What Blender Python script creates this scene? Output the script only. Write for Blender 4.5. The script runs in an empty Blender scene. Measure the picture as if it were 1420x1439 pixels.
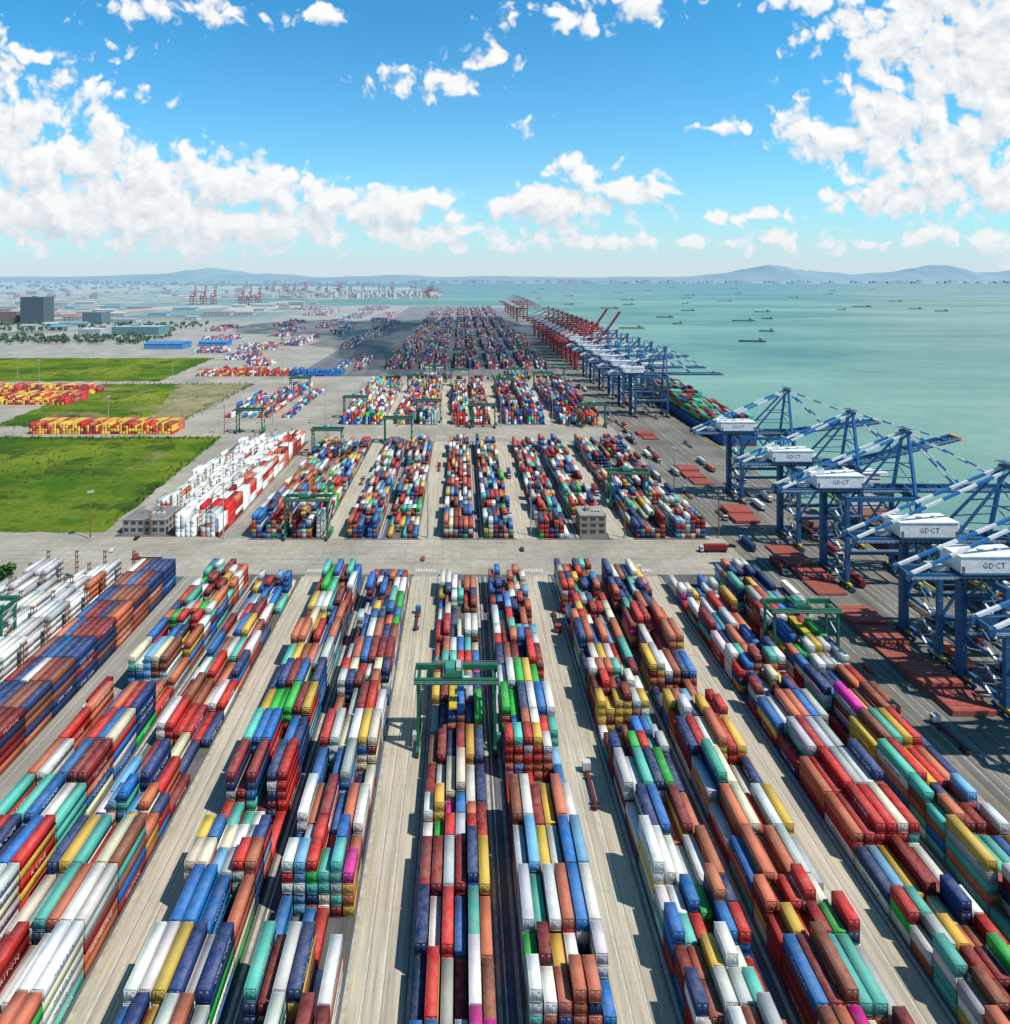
import bpy, math, random
import numpy as np
from mathutils import Vector
scene=bpy.context.scene
COL=scene.collection
R=random.Random(11)

# ------------------------------------------------------------------ helpers
class MB:
    def __init__(s): s.v=[];s.f=[];s.c=[]
    def add(s,vs,fs,col):
        o=len(s.v); s.v.extend(vs); s.f.extend([tuple(i+o for i in f) for f in fs]); s.c.extend([col]*len(fs))
    def box(s,x0,x1,y0,y1,z0,z1,col,nobot=False):
        vs=[(x0,y0,z0),(x1,y0,z0),(x1,y1,z0),(x0,y1,z0),(x0,y0,z1),(x1,y0,z1),(x1,y1,z1),(x0,y1,z1)]
        fs=[(4,5,6,7),(0,1,5,4),(1,2,6,5),(2,3,7,6),(3,0,4,7)]
        if not nobot: fs.append((3,2,1,0))
        s.add(vs,fs,col)
    def beam(s,p,q,w,h,col):
        p=Vector(p);q=Vector(q);d=(q-p).normalized()
        up=Vector((0,0,1)) if abs(d.z)<.95 else Vector((0,1,0))
        a=d.cross(up).normalized();b=a.cross(d).normalized()
        a*=w/2;b*=h/2
        vs=[tuple(o+i*a+j*b) for o in (p,q) for i,j in ((-1,-1),(1,-1),(1,1),(-1,1))]
        s.add(vs,[(3,2,1,0),(4,5,6,7),(0,1,5,4),(1,2,6,5),(2,3,7,6),(3,0,4,7)],col)
    def stripe(s,p,q,w,n,c1,c2):
        p=Vector(p);q=Vector(q)
        for i in range(n):
            s.beam(p.lerp(q,i/n),p.lerp(q,(i+1)/n),w,w,c1 if i%2==0 else c2)
    def cyl(s,p,q,r,col,n=10,r2=None):
        p=Vector(p);q=Vector(q);d=(q-p).normalized();r2=r if r2 is None else r2
        up=Vector((0,0,1)) if abs(d.z)<.95 else Vector((0,1,0))
        a=d.cross(up).normalized();b=a.cross(d).normalized()
        vs=[]
        for o,rr in ((p,r),(q,r2)):
            for i in range(n):
                t=2*math.pi*i/n; vs.append(tuple(o+a*rr*math.cos(t)+b*rr*math.sin(t)))
        fs=[(i,(i+1)%n,n+(i+1)%n,n+i) for i in range(n)]
        fs.append(tuple(range(n-1,-1,-1)));fs.append(tuple(range(n,2*n)))
        s.add(vs,fs,col)
    def quad(s,x0,x1,y0,y1,z,col):
        s.add([(x0,y0,z),(x1,y0,z),(x1,y1,z),(x0,y1,z)],[(0,1,2,3)],col)
    def mesh(s,name,mat):
        me=bpy.data.meshes.new(name); me.from_pydata([tuple(v) for v in s.v],[],s.f)
        me.materials.append(mat)
        ca=me.color_attributes.new('Col','FLOAT_COLOR','CORNER')
        tot=np.array([len(f) for f in s.f]); c=np.ones((len(s.f),4)); c[:,:3]=np.array(s.c)
        ca.data.foreach_set('color',np.repeat(c,tot,axis=0).ravel().astype(np.float32))
        return me
def put(name,me,loc=(0,0,0),rz=0,parent=None):
    o=bpy.data.objects.new(name,me);o.location=loc;o.rotation_euler=(0,0,rz);COL.objects.link(o)
    if parent: o.parent=parent
    return o
def quads_obj(name,V,F,C,mat,parent=None):
    me=bpy.data.meshes.new(name)
    me.vertices.add(len(V));me.vertices.foreach_set('co',V.astype(np.float32).ravel())
    me.loops.add(F.size);me.loops.foreach_set('vertex_index',F.astype(np.int32).ravel())
    me.polygons.add(len(F));me.polygons.foreach_set('loop_start',np.arange(0,F.size,4,dtype=np.int32))
    me.update(calc_edges=True)
    me.materials.append(mat)
    ca=me.color_attributes.new('Col','FLOAT_COLOR','CORNER')
    c=np.ones((len(F),4),np.float32);c[:,:3]=C
    ca.data.foreach_set('color',np.repeat(c,4,axis=0).ravel())
    return put(name,me,parent=parent)

def newmat(name):
    m=bpy.data.materials.new(name);m.use_nodes=True
    nt=m.node_tree;return m,nt,nt.nodes['Principled BSDF']
def node(nt,t,ins=None,**kw):
    n=nt.nodes.new(t)
    for k,v in kw.items(): setattr(n,k,v)
    if ins:
        for k,v in ins.items():
            if isinstance(v,bpy.types.NodeSocket): nt.links.new(v,n.inputs[k])
            else: n.inputs[k].default_value=v
    return n
def math_(nt,op,a,b=None,c=None,clamp=False):
    ins={0:a}
    if b is not None: ins[1]=b
    if c is not None: ins[2]=c
    n=node(nt,'ShaderNodeMath',ins,operation=op);n.use_clamp=clamp
    return n.outputs[0]
def noise(nt,vec,scale,detail=4,rough=.55,dim='3D'):
    return node(nt,'ShaderNodeTexNoise',{'Vector':vec,'Scale':scale,'Detail':detail,'Roughness':rough},noise_dimensions=dim).outputs[0]
def ramp(nt,fac,a,b,lo=0.,hi=1.):
    return node(nt,'ShaderNodeMapRange',{0:fac,1:a,2:b,3:lo,4:hi}).outputs[0]
def mix(nt,f,a,b,bt='MIX'):
    n=nt.nodes.new('ShaderNodeMix');n.data_type='RGBA';n.blend_type=bt
    for i,v in ((0,f),(6,a),(7,b)):
        if isinstance(v,bpy.types.NodeSocket): nt.links.new(v,n.inputs[i])
        else: n.inputs[i].default_value=v if i==0 else (*v,1) if len(v)==3 else v
    return n.outputs[2]
def grey(nt,f): return node(nt,'ShaderNodeCombineColor',{0:f,1:f,2:f}).outputs[0]
def haze_tint(nt,c,P,D=5600.,to=(.35,.46,.53),mx=.94):
    # distance haze painted into the base colour (world position only)
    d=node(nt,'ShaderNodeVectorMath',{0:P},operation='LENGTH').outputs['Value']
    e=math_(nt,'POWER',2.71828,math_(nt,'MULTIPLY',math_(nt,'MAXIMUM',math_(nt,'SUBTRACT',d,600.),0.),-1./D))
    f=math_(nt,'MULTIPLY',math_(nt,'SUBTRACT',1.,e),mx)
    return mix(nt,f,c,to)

def attr_mat(name,rough=.55,var=.25,vscale=.4,metal=0.,grime=0.,D=5600.):
    m,nt,p=newmat(name)
    at=node(nt,'ShaderNodeAttribute',attribute_name='Col').outputs['Color']
    g=node(nt,'ShaderNodeNewGeometry')
    n1=noise(nt,g.outputs['Position'],vscale,4,.65)
    f=ramp(nt,n1,.3,.7,1-var,1+var*.3)
    c=mix(nt,1.,at,grey(nt,f),'MULTIPLY')
    if grime:
        n2=noise(nt,g.outputs['Position'],2.3,4,.7)
        c=mix(nt,ramp(nt,n2,.55,.72,0,grime),c,(.16,.10,.06))
    c=haze_tint(nt,c,g.outputs['Position'],D)
    nt.links.new(c,p.inputs['Base Color']);p.inputs['Roughness'].default_value=rough
    p.inputs['Metallic'].default_value=metal
    p.inputs['Specular IOR Level'].default_value=.3
    return m
def cont_mat(name,bump):
    m,nt,p=newmat(name)
    at=node(nt,'ShaderNodeAttribute',attribute_name='Col').outputs['Color']
    g=node(nt,'ShaderNodeNewGeometry');P=g.outputs['Position']
    sp=node(nt,'ShaderNodeSeparateXYZ',{0:P});sn=node(nt,'ShaderNodeSeparateXYZ',{0:g.outputs['True Normal']})
    n1=noise(nt,P,.35,4,.7)
    f=ramp(nt,n1,.3,.7,.84,1.08)
    c=mix(nt,1.,at,grey(nt,f),'MULTIPLY')
    if bump:
        top=math_(nt,'GREATER_THAN',sn.outputs[2],.8)
        n2=noise(nt,P,.55,6,.72)
        dust=math_(nt,'MULTIPLY',top,ramp(nt,n2,.38,.72,.0,.34))
        c=mix(nt,dust,c,(.40,.34,.28))
        n3=noise(nt,node(nt,'ShaderNodeVectorMath',{0:P,1:(1,1,.2)},operation='MULTIPLY').outputs[0],1.3,6,.72)
        c=mix(nt,ramp(nt,n3,.64,.76,0,.6),c,(.15,.06,.03))
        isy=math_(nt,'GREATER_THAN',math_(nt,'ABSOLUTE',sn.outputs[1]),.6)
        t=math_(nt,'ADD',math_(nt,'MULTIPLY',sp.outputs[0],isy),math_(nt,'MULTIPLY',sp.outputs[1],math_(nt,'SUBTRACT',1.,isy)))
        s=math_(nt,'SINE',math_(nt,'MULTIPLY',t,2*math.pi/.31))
        k=math_(nt,'SUBTRACT',1.,math_(nt,'MULTIPLY',math_(nt,'SUBTRACT',1.,top),ramp(nt,s,-1,1,.22,0.)))  # rib shading on sides and ends put into the colour, no relief
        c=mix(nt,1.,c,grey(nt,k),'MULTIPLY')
    else:
        c=haze_tint(nt,c,P,5500.)
    nt.links.new(c,p.inputs['Base Color']);p.inputs['Roughness'].default_value=.6
    p.inputs['Specular IOR Level'].default_value=.15
    return m
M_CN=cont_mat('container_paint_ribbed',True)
M_CF=cont_mat('container_paint',False)
M_STEEL=attr_mat('painted_steel',.5,.25,.5,grime=.4,D=10000.)
M_WALL=attr_mat('building_surface',.8,.2,.15)
M_LINE=attr_mat('road_paint',.8,.45,.5)
M_TEXT=attr_mat('lettering_paint',.6,.1,.5)

# ------------------------------------------------------------------ ground materials
def ground_material():
    m,nt,p=newmat('ground_concrete')
    g=node(nt,'ShaderNodeNewGeometry');P=g.outputs['Position'];sp=node(nt,'ShaderNodeSeparateXYZ',{0:P})
    a=noise(nt,P,.02,5,.6);b=noise(nt,P,.35,6,.7)
    st=noise(nt,node(nt,'ShaderNodeVectorMath',{0:P,1:(.06,1,1)},operation='MULTIPLY').outputs[0],.5,5,.65)
    c=mix(nt,ramp(nt,a,.35,.65),(.29,.265,.22),(.45,.405,.33))
    c=mix(nt,ramp(nt,b,.45,.75,0,.5),c,(.20,.185,.16))
    c=mix(nt,ramp(nt,st,.5,.72,0,.6),c,(.16,.15,.135))
    br=node(nt,'ShaderNodeTexBrick',{'Vector':P,'Color1':(1,1,1,1),'Color2':(.9,.9,.9,1),'Mortar':(.6,.6,.6,1),'Scale':.2,'Mortar Size':.012,'Brick Width':1.,'Row Height':1.},offset=0.)
    c=mix(nt,1.,c,br.outputs[0],'MULTIPLY')
    far=math_(nt,'MAXIMUM',ramp(nt,sp.outputs[1],1900,2300),ramp(nt,sp.outputs[0],-900,-1200))
    far=math_(nt,'MULTIPLY',far,ramp(nt,sp.outputs[0],-450,-800))
    n4=noise(nt,P,.0016,5,.6);n5=noise(nt,P,.006,5,.65)
    vor=node(nt,'ShaderNodeTexVoronoi',{'Vector':node(nt,'ShaderNodeVectorMath',{0:P,1:(1,.6,1)},operation='MULTIPLY').outputs[0],'Scale':.0045})
    vs=node(nt,'ShaderNodeSeparateColor',{0:vor.outputs['Color']})
    cc=mix(nt,ramp(nt,n5,.42,.55),(.04,.09,.03),(.40,.34,.25))
    cc=mix(nt,math_(nt,'GREATER_THAN',vs.outputs[0],.62),cc,(.12,.22,.23))
    cc=mix(nt,math_(nt,'GREATER_THAN',vs.outputs[1],.75),cc,(.46,.40,.31))
    cc=mix(nt,ramp(nt,n4,.5,.62,0,.8),cc,(.04,.08,.04))
    c=mix(nt,far,c,cc)
    c=haze_tint(nt,c,P)
    nt.links.new(c,p.inputs['Base Color']);p.inputs['Roughness'].default_value=.9
    p.inputs['Specular IOR Level'].default_value=.2
    return m
def sheet_mat(name,c1,c2,c3,s1=.03,s2=.5,rough=.9,streak=True,bump=0,far=True,**kw):
    m,nt,p=newmat(name)
    g=node(nt,'ShaderNodeNewGeometry');P=g.outputs['Position']
    c=mix(nt,ramp(nt,noise(nt,P,s1,6,.6),.35,.65),c1,c2)
    V=node(nt,'ShaderNodeVectorMath',{0:P,1:(1,.04,1)},operation='MULTIPLY').outputs[0] if streak else P
    c=mix(nt,ramp(nt,noise(nt,V,s2,6,.7),.42,.7,0,.8),c,c3)
    if streak: c=mix(nt,ramp(nt,noise(nt,P,.12,6,.75),.55,.75,0,.5),c,tuple(v*.6 for v in c3))
    if far: c=haze_tint(nt,c,P,**kw)
    nt.links.new(c,p.inputs['Base Color']);p.inputs['Roughness'].default_value=rough
    p.inputs['Specular IOR Level'].default_value=.2
    if bump:
        b=node(nt,'ShaderNodeBump',{'Strength':.8,'Distance':bump,'Height':noise(nt,P,.4,8,.7)});nt.links.new(b.outputs[0],p.inputs['Normal'])
    return m
def grass_mat(name,seed,dirt):
    m,nt,p=newmat(name)
    g=node(nt,'ShaderNodeNewGeometry');P=node(nt,'ShaderNodeVectorMath',{0:g.outputs['Position'],1:(seed,seed*2,0)},operation='ADD').outputs[0]
    c=mix(nt,ramp(nt,noise(nt,P,.010,5,.6),.42,.56),(.06,.14,.010),(.25,.29,.025))
    c=mix(nt,ramp(nt,noise(nt,P,.020,7,.74),.48,.57,0,.9),c,(.026,.075,.011))
    c=mix(nt,ramp(nt,noise(nt,node(nt,'ShaderNodeVectorMath',{0:P,1:(.3,1.6,1)},operation='MULTIPLY').outputs[0],.03,6,.7),.52,.62,0,.75),c,(.17,.23,.02))
    c=mix(nt,ramp(nt,noise(nt,P,.25,8,.8),.45,.68,0,.65),c,(.03,.075,.012))
    c=mix(nt,ramp(nt,noise(nt,P,.017,7,.72),.61-dirt,.70-dirt,0,.8),c,(.28,.21,.12))
    nt.links.new(c,p.inputs['Base Color']);p.inputs['Roughness'].default_value=1
    p.inputs['Specular IOR Level'].default_value=.1
    b=node(nt,'ShaderNodeBump',{'Strength':1.,'Distance':1.6,'Height':noise(nt,P,.25,8,.75)});nt.links.new(b.outputs[0],p.inputs['Normal'])
    return m
M_GROUND=ground_material()
M_AISLE=sheet_mat('aisle_concrete',(.42,.37,.29),(.55,.485,.38),(.23,.205,.17),.03,.7,far=False)
M_PAD=sheet_mat('pad_asphalt',(.10,.098,.095),(.155,.15,.14),(.055,.055,.055),.05,.6,far=False)
M_QUAY=sheet_mat('quay_asphalt',(.14,.13,.115),(.24,.225,.195),(.07,.067,.063),.03,.5)
M_ROAD=sheet_mat('road_asphalt',(.24,.23,.205),(.34,.32,.28),(.16,.15,.14),.03,.5,far=False)
M_GRASS=grass_mat('grass',0,.0)
M_GRASS2=grass_mat('rough_grass',400,.08)
def water_material():
    m,nt,p=newmat('sea_water')
    g=node(nt,'ShaderNodeNewGeometry');P=g.outputs['Position'];sp=node(nt,'ShaderNodeSeparateXYZ',{0:P})
    V=node(nt,'ShaderNodeVectorMath',{0:P,1:(1,2.6,1)},operation='MULTIPLY').outputs[0]
    a=noise(nt,V,.0006,6,.62);b=noise(nt,V,.0022,7,.65)
    c=mix(nt,ramp(nt,a,.40,.60),(.07,.20,.185),(.21,.365,.285))
    c=mix(nt,ramp(nt,b,.45,.65,0,.6),c,(.25,.40,.31))
    c=mix(nt,ramp(nt,noise(nt,V,.0011,5,.6),.50,.62,0,.6),c,(.055,.18,.175))
    c=mix(nt,ramp(nt,sp.outputs[1],2200,8500,0,.85),c,(.13,.25,.29))  # distance haze put into the colour of the far water
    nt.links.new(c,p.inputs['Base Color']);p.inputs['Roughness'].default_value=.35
    p.inputs['IOR'].default_value=1.33;p.inputs['Specular IOR Level'].default_value=.22
    h=math_(nt,'ADD',noise(nt,P,.12,6,.7),math_(nt,'MULTIPLY',noise(nt,P,.02,4,.6),2.))
    bm=node(nt,'ShaderNodeBump',{'Strength':.8,'Distance':1.5,'Height':h});nt.links.new(bm.outputs[0],p.inputs['Normal'])
    return m
M_WATER=water_material()

# ------------------------------------------------------------------ ground / water
def poly_obj(name,polys,z,mat,skirt=None):
    vs=[];fs=[]
    for pl in polys:
        o=len(vs);vs+=[(x,y,z) for x,y in pl];fs.append(tuple(range(o,o+len(pl))))
    if skirt:
        for (a,b) in skirt:
            o=len(vs);vs+=[(a[0],a[1],z),(b[0],b[1],z),(b[0],b[1],-8),(a[0],a[1],-8)];fs.append((o,o+1,o+2,o+3))
    me=bpy.data.meshes.new(name);me.from_pydata(vs,[],fs);me.materials.append(mat);return put(name,me)
def rect(x0,x1,y0,y1): return [(x0,y0),(x1,y0),(x1,y1),(x0,y1)]
coast=[(228,-600),(228,3050),(-900,3120),(-1000,3300),(-1600,3500),(-1650,3880),(-1020,3950),(-170,4000),(-150,5200),(-700,8200),(-3500,9500),(-9000,12500)]
polys=[]
xs=[-30000,-9000,-4500,-1800,-900,-450,-200,0,228]
ys=[-600,0,300,600,1000,1600,2300,3050]
for i in range(len(xs)-1):
    for j in range(len(ys)-1): polys.append(rect(xs[i],xs[i+1],ys[j],ys[j+1]))
polys.append([(228,3050),(-900,3120),(-900,3050)])
polys.append([(-900,3050),(-900,3120),(-1000,3300),(-1600,3500),(-1800,3500),(-1800,3050)])
polys.append([(-1800,3500),(-1600,3500),(-1650,3880),(-1800,3880)])
polys.append([(-1800,3880),(-1650,3880),(-1020,3950),(-170,4000),(-150,5200),(-700,8200),(-3500,9500),(-9000,12500),(-9000,3880)])
polys.append([(-1800,3050),(-1800,3880),(-9000,3880),(-9000,3050)])
polys.append([(-30000,3050),(-9000,3050),(-9000,12500),(-30000,16000)])
poly_obj('ground',polys,0,M_GROUND,skirt=list(zip(coast[:-1],coast[1:])))
poly_obj('water',[rect(a,b,c,d) for a,b in ((-32000,0),(0,3000),(3000,32000)) for c,d in ((-1500,1500),(1500,6000),(6000,32000))],-4,M_WATER)

PAIRS=[(-120,-97),(-65,-42),(-10,13),(45,68),(100,123)]
ROWS=[(78,302),(346,548),(612,838)]
W6=6*2.85
polys=[]
for a,b in PAIRS:
    for y0,y1 in ROWS: polys.append(rect(a-1.5,b+W6+1.5,y0-2,y1+2))
polys+= [rect(-205,-138,78,302),rect(-200,-138,348,550)]
poly_obj('stacking_yard_pavement',polys,.012,M_PAD)
polys=[]
for a,b in ((-79,-67),(-24,-12),(31,43),(86,98)):
    for y0,y1 in ROWS: polys.append(rect(a,b,y0,y1))
poly_obj('truck_lane',polys,.016,M_AISLE)
poly_obj('service_road',[rect(-137.5,-122,-100,302),rect(-137.5,-122,346,860)],.014,M_ROAD)
poly_obj('quay_apron',[rect(150,227,y,y+300) for y in range(-400,2900,300)],.012,M_QUAY)
def ragged(pts,step=9,amp=3,seed=1):
    r=random.Random(seed);out=[]
    for (a,b) in zip(pts,pts[1:]+pts[:1]):
        n=max(1,int(math.dist(a,b)/step))
        for i in range(n):
            t=i/n;out.append((a[0]+(b[0]-a[0])*t+r.uniform(-amp,amp),a[1]+(b[1]-a[1])*t+r.uniform(-amp,amp)))
    return out
poly_obj('grass_field',[ragged([(-700,354),(-209,354),(-222,564),(-760,564)],9,1.5)],.03,M_GRASS)
poly_obj('grass_field',[ragged([(-470,604),(-292,604),(-288,843),(-500,843)],9,3)],.03,M_GRASS2)
poly_obj('grass_field',[ragged([(-900,862),(-430,862),(-450,1108),(-1100,1108)],9,4)],.03,M_GRASS)
poly_obj('grass_field',[ragged([(-700,250),(-232,250),(-232,308),(-700,308)],9,1.5)],.03,M_GRASS2)
M_SOIL=sheet_mat('bare_soil',(.22,.18,.09),(.34,.26,.15),(.08,.13,.03),.02,.06,1.,False)
poly_obj('bare_soil',[ragged([(-330,640),(-289,606),(-289,838),(-392,840),(-355,740)],7,7)],.05,M_SOIL)
M_FARY=sheet_mat('far_yard_asphalt',(.12,.12,.125),(.19,.185,.175),(.075,.075,.075),.01,.1)  # asphalt darkened, cloud shade over the far yard put into its colour
poly_obj('container_terminal_pavement',[rect(-250,150,y,y+300) for y in range(905,2900,300)],.03,M_FARY)

mk=MB();WH=(.70,.70,.66);YE=(.60,.45,.10);PALE=(.44,.41,.36)
def line(x0,x1,y0,y1,c,z=.03): mk.quad(x0,x1,y0,y1,z,c)
for a,b in ((-79,-67),(-24,-12),(31,43),(86,98)):
    for y0,y1 in ROWS:
        for off,c in ((.6,YE),(3.4,WH),(3.9,(.2,.19,.17)),(7.2,WH),(7.7,(.2,.19,.17)),(b-a-.8,YE)):
            line(a+off,a+off+.13,y0,y1,c)
for a,b in PAIRS:
    for y0,y1 in ROWS:
        for x in (a-1.2,a+W6+.5,b-1.4,b+W6+.4): line(x,x+.9,y0,y1,PALE,.024)
        line(a+W6+2.2,a+W6+2.5,y0,y1,(.6,.62,.66)); line(a+W6+3.3,a+W6+3.45,y0,y1,(.08,.18,.45))
        y=y0
        while y<y1: line(a+.1,a+W6-.1,y,y+.12,(.5,.48,.4),.026);y+=12.69
for x in (-135.5,-130,-124.5):
    y=-60
    while y<850:
        if not(300<y<348): line(x,x+.15,y,y+(4 if x==-130 else 9),WH)
        y+=9
for yc in (324,580,860):
    for dy in (-12,12): 
        for x0 in range(-200,150,60): line(x0+2,x0+52,yc+dy,yc+dy+.25,YE)
    x=-200
    while x<150: line(x,x+4,yc,yc+.25,WH);line(x,x+4,yc+6,yc+6.2,WH);line(x,x+4,yc-6,yc-5.8,WH);x+=9
    for a,b in ((-79,-67),(-24,-12),(31,43),(86,98)):
        for k in range(8):
            line(a+1+k*1.3,a+1.6+k*1.3,yc-17,yc-14,WH)
for x in (153,157,160.5,164,191,195,199,203,207,211):
    for y0 in range(-40,1600,40): line(x,x+.16,y0,y0+38,WH if x!=153 else YE)
for x in (185.8,186.6,219.8,220.6):
    for y0 in range(-40,2800,100): line(x,x+.14,y0,y0+100,(.05,.045,.04),.034)
for y0 in range(120,900,26):
    line(166,183,y0,y0+.2,YE,.032)
put('road_markings',mk.mesh('road_markings',M_LINE))

# ------------------------------------------------------------------ containers
PC={'mar':(.25,.015,.018),'red':(.58,.022,.018),'sal':(.58,.15,.07),'brn':(.30,.085,.045),'nav':(.013,.045,.17),'blu':(.010,.16,.48),
    'sky':(.16,.42,.68),'tea':(.09,.50,.40),'grn':(.012,.48,.06),'whi':(.80,.79,.75),'gry':(.46,.49,.49),'och':(.74,.45,.06),'mag':(.75,.012,.32),'crm':(.76,.68,.48)}
PAL=dict(mar=14,red=13,sal=15,brn=4,nav=12,blu=10,sky=3.5,tea=8,grn=3.2,whi=19,gry=6,och=7,mag=.4,crm=4)
PALDK=dict(mar=21,red=9,sal=10,brn=8,nav=22,blu=9,tea=6,grn=2,whi=8,gry=8,och=3)  # darker mix, carries cloud shade over the far blocks in the colours
PALW=dict(whi=88,gry=7,sal=3,red=2)
PALNB=dict(nav=50,brn=14,mar=14,sal=12,blu=7,whi=3)
PALYR=dict(och=46,mar=18,red=26,sal=8,brn=4)
PALWR=dict(whi=46,sal=22,red=6,mar=18,gry=8)
PALFAR=dict(red=14,whi=20,blu=15,nav=14,mar=16,sal=14,tea=6,gry=6)
LAB={'whi':('MAERSK',(.03,.10,.25)),'gry':('MAERSK',(.03,.08,.2)),'nav':('CMA CGM',(.7,.7,.7)),'blu':('COSCO',(.7,.7,.7)),'tea':('CHINA',(.75,.75,.72)),
     'grn':('EMC',(.8,.8,.8)),'och':('MSC',(.04,.04,.04)),'mag':('ONE',(.8,.8,.8)),'sal':('HAMBURG',(.75,.72,.7)),'red':('K LINE',(.78,.76,.74)),'mar':('TRITON',(.6,.55,.5))}
TXT={}
def get_text(t):
    if t in TXT: return TXT[t]
    cu=bpy.data.curves.new('lettering_curve','FONT');cu.body=t;cu.size=1.6;cu.resolution_u=1;cu.align_x='CENTER';cu.space_character=1.12
    ob=bpy.data.objects.new('lettering_tmp',cu);COL.objects.link(ob);bpy.context.view_layer.update()
    me=bpy.data.meshes.new_from_object(ob.evaluated_get(bpy.context.evaluated_depsgraph_get()))
    v=[(q.co.x,q.co.y) for q in me.vertices];f=[tuple(pp.vertices) for pp in me.polygons]
    bpy.data.objects.remove(ob);bpy.data.meshes.remove(me);bpy.data.curves.remove(cu)
    TXT[t]=(v,f);return TXT[t]
def template(L,near):
    mb=MB();h=L/2
    if not near:
        mb.box(-1.22,1.22,-h,h,0,2.58,(1,0,0),True)
    else:
        mb.box(-1.195,1.195,-h+.05,h-.05,.06,2.56,(1,0,0))
        for sx in (-1,1):
            for sy in (-1,1):
                x=sorted((sx*1.10,sx*1.22));y=sorted((sy*(h-.13),sy*h))
                mb.box(x[0],x[1],y[0],y[1],0,2.585,(.85,0,0))
            x=sorted((sx*1.14,sx*1.215))
            mb.box(x[0],x[1],-h+.13,h-.13,2.46,2.578,(.92,0,0))
            mb.box(x[0],x[1],-h+.13,h-.13,.01,.17,(.6,0,0))
            y=sorted((sx*(h-.1),sx*(h-.006)))
            mb.box(-1.1,1.1,y[0],y[1],2.44,2.574,(.92,0,0));mb.box(-1.1,1.1,y[0],y[1],.02,.18,(.55,0,0))
        for x in (-.85,-.35,.35,.85): mb.box(x-.03,x+.03,-h+.01,-h+.06,.18,2.42,(.5,.14,0))
        mb.box(-.02,.02,-h+.02,-h+.06,.18,2.42,(.15,0,0))
        mb.box(.45,.75,-h+.035,-h+.06,1.65,2.2,(.4,.35,0));mb.box(-.75,-.5,-h+.035,-h+.06,1.75,2.15,(.4,.25,0))
    return np.array(mb.v),np.array(mb.f),np.array(mb.c)
TM={(L,n):template(L,n) for L in (12.19,6.06) for n in (True,False)}
def emit(items,name,near,mat,lets=None):
    Vs=[];Fs=[];Cs=[];off=0
    for L in (12.19,6.06):
        it=[i for i in items if i[3]==L]
        if not it: continue
        v,f,c=TM[(L,near)]
        pos=np.array([[i[0],i[1],i[2]] for i in it]);col=np.array([i[4] for i in it])
        V=(v[None]+pos[:,None]).reshape(-1,3)
        F=(f[None]+(np.arange(len(it))*len(v))[:,None,None]).reshape(-1,4)+off
        C=(col[:,None,:]*c[None,:,0:1]+c[None,:,1:2]).reshape(-1,3)
        Vs.append(V);Fs.append(F);Cs.append(C);off+=len(V)
    if not Vs: return None
    o=quads_obj(name,np.concatenate(Vs),np.concatenate(Fs),np.concatenate(Cs),mat)
    if lets:
        mb=MB()
        for (x,y,z,side,key) in lets:
            t,c=LAB[key];v,f=get_text(t)
            mb.add([(x+side*1.225,y+side*a,z+b) for a,b in v],f,c)
        me=mb.mesh('lettering',M_TEXT);put('lettering',me,parent=o)
    return o
def gen_block(x0,y0,y1,nr,seed,pal,hm,near=False,hmax=5,p20=.25,drop=.07,sd=.7,pitch=2.85,name='container_stack',uni=.45,zt=2.6,walk=.7,vert=.45):
    rnd=random.Random(seed);keys=list(pal);w=[pal[k] for k in keys]
    pick=lambda: rnd.choices(keys,w)[0]
    items=[];lets=[];y=y0;base=hm
    cen=x0+nr*pitch/2;side=1 if cen<0 else -1
    while y+12.2<=y1:
        base=max(hm-1.7,min(hm+1.1,base+rnd.uniform(-walk,walk)))
        subs=[(y+6.1,12.19)] if rnd.random()>p20 else [(y+3.03,6.06),(y+9.3,6.06)]
        for yc,L in subs:
            hs=[]
            for r in range(nr):
                h=int(round(base+rnd.gauss(0,sd)))
                if rnd.random()<drop: h=rnd.choice([0,1,2])
                hs.append(max(0,min(hmax,h)))
            if rnd.random()<.08 and nr==6 and pal is PAL:
                hs=[rnd.choice((0,0,1,1,2)) for _ in hs]
            dom=pick();prev=dom
            for r in range(nr):
                cx=x0+pitch*(r+.5)
                k=pick() if rnd.random()>uni else prev
                prev=k
                for t in range(hs[r]):
                    kk=k if rnd.random()<vert else pick()
                    c=PC[kk];g=rnd.uniform(.70,1.12);gg=rnd.uniform(0,.022)
                    c=tuple(min(.84,a*g*rnd.uniform(.93,1.07)+gg) for a in c)
                    jx=rnd.uniform(-.09,.09);jy=rnd.uniform(-.14,.14)
                    items.append((cx+jx,yc+jy,.15+t*zt,L,c))
                    if near and L>7 and kk in LAB:
                        rn=r+side
                        hn=hs[rn] if 0<=rn<nr else 0
                        if hn<=t and rnd.random()<(.85 if kk=='whi' else .35): lets.append((cx+jx,yc+jy,.15+t*zt+.72,side,kk))
        y+=12.69
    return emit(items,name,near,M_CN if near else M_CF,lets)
sd=100
for pi,(a,b) in enumerate(PAIRS):
    for x0 in (a,b):
        sd+=1;gen_block(x0,78,302,6,sd,PAL,3.8,True)
        sd+=1;gen_block(x0,346 if x0!=68 else 372,548,6,sd+50,PAL,3.7,True,hmax=5,p20=.3)
        sd+=1;gen_block(x0,612,838,6,sd+90,PALDK if pi>2 else PAL,3.8,False,p20=.3)
gen_block(-155.2,78,302,6,301,PALNB,5,True,hmax=5,p20=0,drop=0,sd=.1,uni=.35,walk=.1)
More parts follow.
